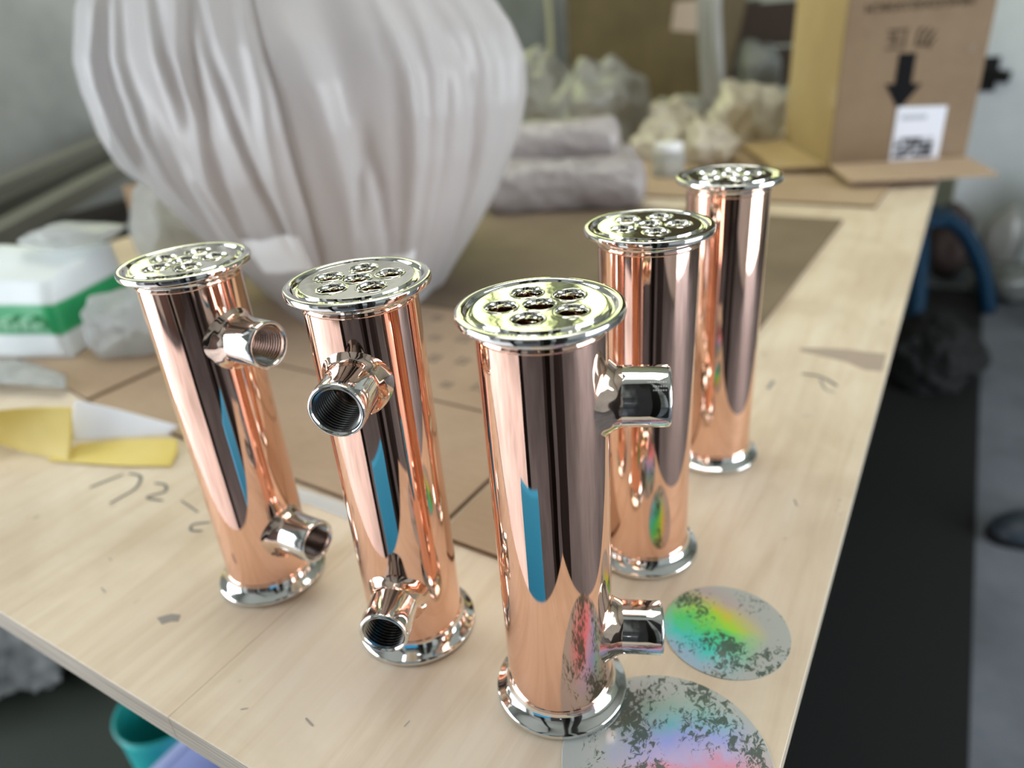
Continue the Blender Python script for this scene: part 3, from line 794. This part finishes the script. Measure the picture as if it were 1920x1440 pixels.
o = lump('clear_plastic_bag', (-.705, .298, .0045), (.056, .044, .040), 31, M['crinkle_film'], amp=.16, freq=1.3, rotz=.5, facets=36, soft=1); tag(o, 'crumpled clear plastic bag pressed against the white paper bag', 'plastic bag', 'clear plastic bags on the left')
o = lump('clear_plastic_bag', (-.855, .335, .096), (.060, .035, .015), 33, M['clear_film'], amp=.16, freq=1.3, rotz=.4, facets=26, soft=1); tag(o, 'thin clear plastic bag lying on top of the white paper bag', 'plastic bag', 'clear plastic bags on the left')
o = lump('clear_plastic_bag', (-.985, .540, .0003), (.066, .055, .062), 32, M['crinkle_film'], amp=.14, freq=1.2, facets=30, soft=1); tag(o, 'whitish crumpled plastic bag behind the leftmost tube, beside the brown tray', 'plastic bag', 'clear plastic bags on the left')
tr = tag(empty('cardboard_tray', (-1.125, .635, .0003), math.radians(4)), 'small open brown cardboard tray at the left table edge', 'tray')
for nm, g in (('bottom', box_geo(-.09, .09, 0, .19, 0, .003)), ('side', box_geo(-.09, .09, 0, .003, .003, .085)), ('side', box_geo(-.09, .09, .187, .19, .003, .085)),
              ('side', box_geo(-.09, -.087, .003, .187, .003, .085)), ('side', box_geo(.087, .09, .003, .187, .003, .085))):
    mobj(nm, *g, M['cardboard'], tr)

def grid_sheet(name, rows, m, t=.0006, parent=None, n=8):
    """thin paper lofted through rows of control points, with thickness"""
    R_ = [spline(r_, n) for r_ in rows]
    Cc = [spline([r_[k] for r_ in R_], n) for k in range(len(R_[0]))]
    nx, ny = len(Cc), len(Cc[0]); V, F = [], []
    for c_ in Cc: V += c_
    for i in range(nx - 1):
        for j in range(ny - 1): F.append((i * ny + j, (i + 1) * ny + j, (i + 1) * ny + j + 1, i * ny + j + 1))
    o = mobj(name, V, F, M[m], parent, True)
    so = o.modifiers.new('thickness', 'SOLIDIFY'); so.thickness = t; so.offset = 1
    return o
env_ = tag(empty('yellow_envelope', (0, 0, 0)), 'curled yellow paper envelope lying open in front of the white paper bag', 'envelope')
grid_sheet('back_sheet', [[(-.70, .088, .001), (-.654, .108, .001), (-.61, .1125, .001), (-.560, .120, .001)],
                          [(-.695, .088, .018), (-.648, .105, .018), (-.606, .118, .018), (-.564, .131, .018)],
                          [(-.67, .075, .040), (-.625, .107, .041), (-.598, .127, .040), (-.572, .142, .038)]], 'paper_yellow', parent=env_)
grid_sheet('front_sheet', [[(-.580, .112, .0012), (-.52, .131, .0012), (-.472, .151, .0012)],
                           [(-.572, .124, .004), (-.525, .148, .003), (-.483, .166, .003)],
                           [(-.566, .134, .008), (-.533, .158, .007), (-.495, .176, .007)]], 'paper_yellow', parent=env_)
w_ = grid_sheet('white_paper', [[(-.572, .1335, .0105), (-.545, .152, .0100), (-.502, .176, .010)],
                                [(-.582, .1440, .024), (-.552, .158, .020), (-.500, .179, .013)],
                                [(-.586, .1530, .036), (-.555, .166, .028), (-.497, .183, .015)]], 'paper_white', .0004)
tag(w_, 'white paper sheet tucked into the yellow envelope', 'paper')
fs = grid_sheet('clear_tape_strip', [[(-.375, .158, .0004), (-.33, .162, .0004), (-.262, .158, .0004)], [(-.376, .165, .0022), (-.332, .168, .004), (-.264, .166, .002)], [(-.372, .1705, .004), (-.33, .1705, .0042), (-.268, .171, .004)]], 'clear_film', .0003)
tag(fs, 'crinkled clear tape strip along the front edge of the flattened carton', 'tape')
s_ = grid_sheet('grey_film', [[(-.82, .150, .003), (-.76, .165, .012), (-.68, .190, .010)], [(-.85, .18, .006), (-.78, .19, .020), (-.70, .202, .012)], [(-.86, .196, .006), (-.79, .208, .012), (-.72, .212, .007)]], 'crinkle_film', .0005)
tag(s_, 'wrinkled grey plastic film between the yellow envelope and the white paper bag', 'plastic film')

# ------------------------------------------------------------------ left wall side: long profiles on a trestle
ts = tag(empty('wooden_chest', (-1.60, 1.02, FLOOR)), 'dark wooden chest between the table and the left wall, carrying grey steel bars', 'chest')
for k in range(4):
    for nm, g in (('board', box_geo(.20, .22, -.42, .42, .02 + k * .165, .18 + k * .165)), ('board', box_geo(-.22, -.20, -.42, .42, .02 + k * .165, .18 + k * .165)),
                  ('board', box_geo(-.20, .20, -.42, -.40, .02 + k * .165, .18 + k * .165)), ('board', box_geo(-.20, .20, .40, .42, .02 + k * .165, .18 + k * .165))):
        mobj(nm, *g, M['dark_wood'], ts)
for k in range(4): box('lid_board', -.24 + k * .12, -.125 + k * .12, -.44, .44, .675, .695, M['dark_wood'], ts)
box('bearer', -.26, .24, -.36, -.31, .695, .735, M['dark_metal'], ts); box('bearer', -.26, .24, .34, .39, .695, .800, M['dark_metal'], ts)
PG = 'long steel bars by the left wall'
for i, (a, b_, wd, ht, m_, lab) in enumerate((((-1.37, .36, .000), (-1.82, 1.30, .096), .055, .030, 'steel_grey', 'light grey steel bar nearest the table on the dark chest'),
                                  ((-1.46, .40, .020), (-1.86, 1.32, .110), .045, .045, 'steel_grey_dark', 'dark grey steel bar in the middle of three on the chest'),
                                  ((-1.53, .43, .035), (-1.88, 1.26, .118), .05, .055, 'steel_grey', 'thick grey steel bar nearest the wall on the dark chest'))):
    o = mobj('steel_bar', *slab(a, b_, wd, ht), M[m_]); tag(o, lab, 'steel bar', PG)
o = lump('rubble_heap', (-1.40, .23), (.17, .15, .15), 41, M['rubble'], amp=.35, ridge=.25, floor_z=FLOOR); tag(o, 'rough grey rubble heap on the floor under the left table edge', 'rubble')
lv = tag(empty('storage_tub', (-.53, .13, FLOOR)), 'pale lavender plastic tub under the front table edge', 'tub')
mobj('tub_body', *merge(box_geo(-.12, .12, -.10, -.095, .004, .30), box_geo(-.12, .12, .095, .10, .004, .30), box_geo(-.12, -.115, -.095, .095, .004, .30), box_geo(.115, .12, -.095, .095, .004, .30), box_geo(-.12, .12, -.10, .10, 0, .004)), M['lavender'], lv)
mobj('tub_rim', *merge(box_geo(-.13, .13, -.11, -.10, .285, .305), box_geo(-.13, .13, .10, .11, .285, .305), box_geo(-.13, -.12, -.10, .10, .285, .305), box_geo(.12, .13, -.10, .10, .285, .305)), M['lavender'], lv)
o = tag(empty('teal_scoop', (-.79, .20, FLOOR)), 'teal plastic jug beside the lavender tub under the table', 'jug')
mobj('jug_body', *lathe([(.001, .0), (.05, .0), (.055, .02), (.060, .22), (.063, .24), (.059, .24), (.055, .22), (.05, .02), (.001, .01)], 36), M['teal_plastic'], o, True)
mobj('jug_handle', *tube_path(spline([(.058, 0, .20), (.10, 0, .21), (.10, 0, .10), (.056, 0, .06)], 6), .010, 10), M['blue_bright'], o, True)
# bright blue board leaning in front of the table (mirrored in the tubes)
o = mobj('blue_board', *merge(slab((-.125, -.035, FLOOR + .02), (-.125, -.062, .030), .09, .008), box_geo(-.19, -.06, -.10, .02, FLOOR + .0005, FLOOR + .02)), M['blue_bright']); tag(o, 'bright blue upright board in front of the table edge, mirrored in the tubes', 'board')

# ------------------------------------------------------------------ floor on the right
o = box('rubber_mat', -.19, .195, .02, 2.95, FLOOR + .0004, FLOOR + .002, M['rubber_black']); tag(o, 'black rubber mat on the floor along the right table edge', 'mat')  # table shadow laid on the floor as a black sheet
o = lump('black_bag', (.055, 2.16), (.12, .15, .09), 51, M['rubber_black'], amp=.25, ridge=.2, floor_z=FLOOR + .0022); tag(o, 'black plastic bag lying on the floor mat by the blue stool', 'bag')
st = tag(empty('plastic_stool', (-.07, 2.66, FLOOR + .0022)), 'dark blue plastic stool with splayed legs beside the far table edge', 'stool')
mobj('seat', *lathe([(.001, .33), (.115, .33), (.125, .34), (.125, .352), (.115, .36), (.001, .36)], 40), M['blue_plastic'], st, True)
for a_ in (14, 104, 194, 284):
    a_ = math.radians(a_); c_, s_ = math.cos(a_), math.sin(a_)
    mobj('leg', *tube_path(spline([(.09 * c_, .09 * s_, .335), (.16 * c_, .16 * s_, .29), (.24 * c_, .24 * s_, .16), (.29 * c_, .29 * s_, .008)], 6), .026, 10), M['blue_plastic'], st, True)
sh = tag(empty('work_shoe', (.335, 1.445, FLOOR), math.radians(205)), 'dark shoe toe on the grey floor at the right edge', 'shoe')
V, F = [], []; n, K = 32, 22
for k in range(K + 1):
    t = k / K; x_ = -.13 + .26 * t
    wd = .048 * (max(0, 1 - abs(2 * t - 1) ** 3.2)) ** .5 * (.82 + .3 * t) + .001; ht = .035 + .05 * (1 - t) ** 1.3
    for i in range(n):
        a_ = 2 * PI * i / n; y_ = wd * math.cos(a_); z_ = ht * max(math.sin(a_), -.0) * min(1, (max(0, 1 - abs(2 * t - 1) ** 4)) ** .5 + .05)
        V.append((x_, y_, .018 + z_))
for k in range(K):
    for i in range(n): F.append((k * n + i, (k + 1) * n + i, (k + 1) * n + (i + 1) % n, k * n + (i + 1) % n))
F += [tuple(range(n)), tuple(K * n + i for i in range(n - 1, -1, -1))]
mobj('upper', V, F, M['shoe_dark'], sh, True)
sol = []
for k in range(40):
    a_ = 2 * PI * k / 40; sol.append((.134 * math.copysign(abs(math.cos(a_)) ** .8, math.cos(a_)), .047 * math.copysign(abs(math.sin(a_)) ** .8, math.sin(a_))))
mobj('sole', *prism(sol, .0005, .020), M['rubber_black'], sh)
FG = 'clutter heaped on the floor at the back right'
for i, (c, r_, m_, lab, cat) in enumerate((((.27, 2.90), (.14, .11, .08), 'bubble_dark', 'dark grey crumpled sack behind the blue stool', 'sack'),
                               ((.235, 3.16), (.07, .08, .17), 'bubble_grey', 'upright pale grey sack against the plaster pier at the right', 'sack'),
                               ((.39, 3.14), (.07, .09, .21), 'green_plastic', 'green plastic bag at the right edge against the plaster pier', 'bag'),
                               ((.48, 2.86), (.08, .10, .10), 'olive', 'olive yellow sack on the floor at the right edge', 'sack'),
                               ((.06, 3.10), (.09, .10, .16), 'dark_wood', 'dark brown bundle on the floor behind the blue stool', 'bundle'),
                               ((.45, 2.62), (.09, .07, .04), 'bubble_grey', 'pale flattened plastic bundle on the floor at the right edge', 'bundle'))):
    o = lump('floor_sack', c, r_, 60 + i, M[m_], amp=.22, floor_z=FLOOR + .0005, sub=4, facets=20); tag(o, lab, cat, FG)
# black clamp on the wall behind the shipping carton
bk = tag(empty('wall_bracket', (.05, YB - .3815, -.025)), 'black metal bracket on the wall right behind the shipping carton', 'bracket')
mobj('plate', *box_geo(-.008, .05, -.012, 0, -.06, .06), M['rubber_black'], bk); mobj('arm', *slab((.02, -.012, .0), (.085, -.04, -.01), .035, .04), M['rubber_black'], bk)
